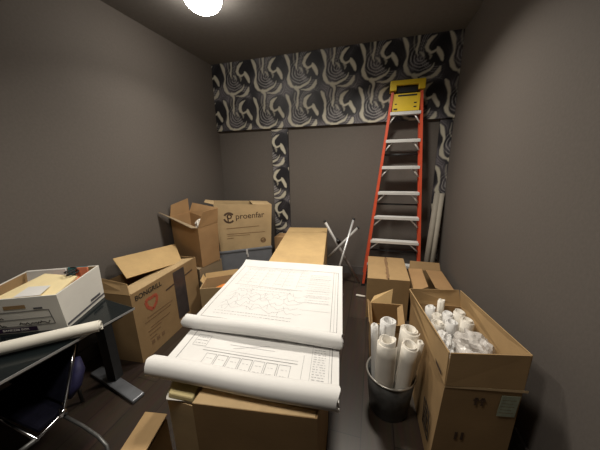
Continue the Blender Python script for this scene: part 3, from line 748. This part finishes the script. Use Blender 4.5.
for (u0, u1, v, am) in ((.05, .34, .47, .05), (.12, .34, .27, .045), (.48, .85, .27, .035)):
    pts = []; u = u0
    while u < u1: pts.append((u, v+rq.uniform(-am, am)*1.2)); u += rq.uniform(.008, .022)
    f.line(mb, pts, .003); mb.build('handwriting', 'ink_black', kx); mb = MB()
f3 = Face(kb[0], kb[1], kt[0], .0016); mb = MB(); f3.line(mb, [(.02, .10), (1, .12)], .012); f3.quad(mb, .62, .18, .9, .25); mb.build('printed_band', 'print_dark', kx)
def kp(a, b_, z): return K+e1*(L1*a)+e2*(L2*b_)+V((0, 0, z-K.z))
def sheet(name, pts, th, mat, label, cat, group=None):
    return tag(MB().plate(pts, th).build(name, mat), label, cat, group)
sheet('manila_folder', [kp(.10, .93, .900), kp(.10, .12, .912), kp(.62, .10, .948), kp(.80, .62, .955)], .010, 'manila', 'pale manila folder on top in the white storage box on the desk', 'folder')
sheet('paper_sheet', [kp(.14, .62, .922), kp(.12, .30, .926), kp(.36, .30, .942), kp(.38, .58, .941)], .001, 'paper', 'small white sheet lying on the manila folder in the storage box', 'paper')
sheet('red_folder', [kp(.16, .90, .885), kp(.16, .10, .895), kp(.70, .08, .930), kp(.84, .60, .940)], .006, 'salmon', 'reddish folder just under the manila folder in the storage box', 'folder')
sheet('document_stack', [kp(.08, .94, .86), kp(.08, .07, .86), kp(.92, .07, .86), kp(.92, .94, .86)], .02, 'paper_cream', 'cream papers filling the white storage box under the folders', 'papers')
# things along the far side of the box
for (nm, a0, a1, b0, b1, z0, z1, mt, lab, ct) in (
    ('packet', .88, .90, .10, .36, .90, .975, 'teal', 'teal packet standing at the far side of the white storage box', 'packet'),
    ('packet', .80, .84, .06, .22, .90, .978, 'salmon', 'orange and salmon packet at the far right of the white storage box', 'packet'),
    ('envelope', .88, .91, .40, .92, .90, .968, 'paper', 'white envelope standing along the far side of the white storage box', 'envelope')):
    A, Bq = kp(a0, b0, z0), kp(a0, b1, z0); Cq, D = kp(a1, b1, z1), kp(a1, b0, z1)
    tag(MB().plate([A, Bq, Cq, D], .012).build(nm, mt), lab, ct)
pts = [kp(.70+.10*math.cos(a), .18+.07*math.sin(a)+.004*a, .955+.0025*a) for a in [k*.45 for k in range(30)]]
tag(MB().tube(pts, .004, 6).build('cable', 'black'), 'black coiled cable on the folders in the white storage box', 'cable')
spiral_roll('paper_roll', (-1.85, .445, .764), (-1.395, .845, .766), .033, 'cream paper roll lying on the desk before the white storage box', 'loose roll on the desk', 'paper_cream', 2.2, 41, ragged=.003)

# ------------------------------------------------------------------ chair
ch = thing('side_chair', (-1.6, .6, 0), 'dark navy upholstered chair with chrome tubes tucked under the desk edge', 'chair')
MB().hexa([(-1.87, .52, .425), (-1.41, .51, .425), (-1.415, .62, .425), (-1.87, .80, .425)], [(-1.87, .52, .452), (-1.41, .51, .452), (-1.415, .62, .452), (-1.87, .80, .452)]).build('seat', 'navy', ch, bevel=.012)
MB().hexa([(-1.87, .63, .47), (-1.415, .62, .47), (-1.415, .66, .47), (-1.87, .67, .47)], [(-1.87, .79, .70), (-1.52, .78, .70), (-1.52, .82, .70), (-1.87, .83, .70)]).build('backrest', 'navy', ch, bevel=.012)
MB().tube([(-1.425, .655, .47), (-1.415, .69, .52), (-1.43, .725, .58), (-1.46, .75, .63)], [.010, .024, .026, .010], 10).build('side_pad', 'navy_lit', ch)
MB().tube([(-1.87, .52, .42), (-1.395, .497, .42), (-1.40, .607, .445), (-1.46, .71, .59), (-1.515, .785, .695)], .008, 10).build('frame_tube', 'chrome', ch)
MB().tube([(-1.40, .607, .42), (-1.28, .606, .40), (-1.17, .595, .39), (-1.11, .585, .37), (-1.075, .565, .31), (-1.062, .54, .20), (-1.06, .53, .0)], .008, 10).build('leg', 'steel_dark', ch)
MB().tube([(-1.40, .50, .42), (-1.46, .42, .38), (-1.56, .36, .20), (-1.58, .35, 0)], .011, 10).build('leg', 'steel_dark', ch)
MB().tube([(-1.85, .55, .42), (-1.88, .52, .2), (-1.89, .51, 0)], .011, 10).build('leg', 'steel_dark', ch)
MB().tube([(-1.85, .86, .42), (-1.88, .92, .2), (-1.89, .93, 0)], .011, 10).build('leg', 'steel_dark', ch)
MB().tube([(-1.415, .612, .452), (-1.39, .60, .44)], .016, 12).build('joint', 'chrome', ch)

for o in bpy.data.objects:
    if '_w' in o: del o['_w']

# ------------------------------------------------------------------ light, camera
w = bpy.data.worlds.new('world'); SC.world = w; w.use_nodes = True
w.node_tree.nodes['Background'].inputs[0].default_value = (1, .9, .8, 1); w.node_tree.nodes['Background'].inputs[1].default_value = .02
def area(name, loc, size, power, col, tgt=None):
    L = bpy.data.lights.new(name, 'AREA'); L.shape = 'DISK'; L.size = size; L.energy = power; L.color = col; L.spread = math.radians(135)
    o = bpy.data.objects.new(name, L); COL.objects.link(o); o.location = loc
    if tgt: o.rotation_euler = (V(tgt)-V(loc)).to_track_quat('-Z', 'Y').to_euler()
    return o
area('lamp_light', (lp.x, lp.y, CEIL-.15), .26, 10, (1, .93, .82))
area('lamp_light', (-.15, 2.25, CEIL-.02), .3, 25, (1, .93, .82))
area('lamp_light', (-.75, .45, CEIL-.02), .5, 17, (1, .93, .82))

cam = bpy.data.cameras.new('camera'); co = bpy.data.objects.new('camera', cam); COL.objects.link(co)
cam.sensor_width = 36; cam.lens = 251.96/600*36; cam.clip_start = .02
pitch, yaw, roll = -.245439, .285256, -.0196781
fw = V((-math.sin(yaw)*math.cos(pitch), math.cos(yaw)*math.cos(pitch), math.sin(pitch)))
rt = V((math.cos(yaw), math.sin(yaw), 0)); up = rt.cross(fw)
r2 = rt*math.cos(roll)+up*math.sin(roll); u2 = up*math.cos(roll)-rt*math.sin(roll)
mt = Matrix((r2, u2, -fw)).transposed().to_4x4(); mt.translation = CAM
co.matrix_world = mt
SC.camera = co
vs_ = SC.view_settings; vs_.view_transform = 'Standard'; vs_.look = 'None'; vs_.gamma = 1; vs_.exposure = .2; vs_.use_curve_mapping = False
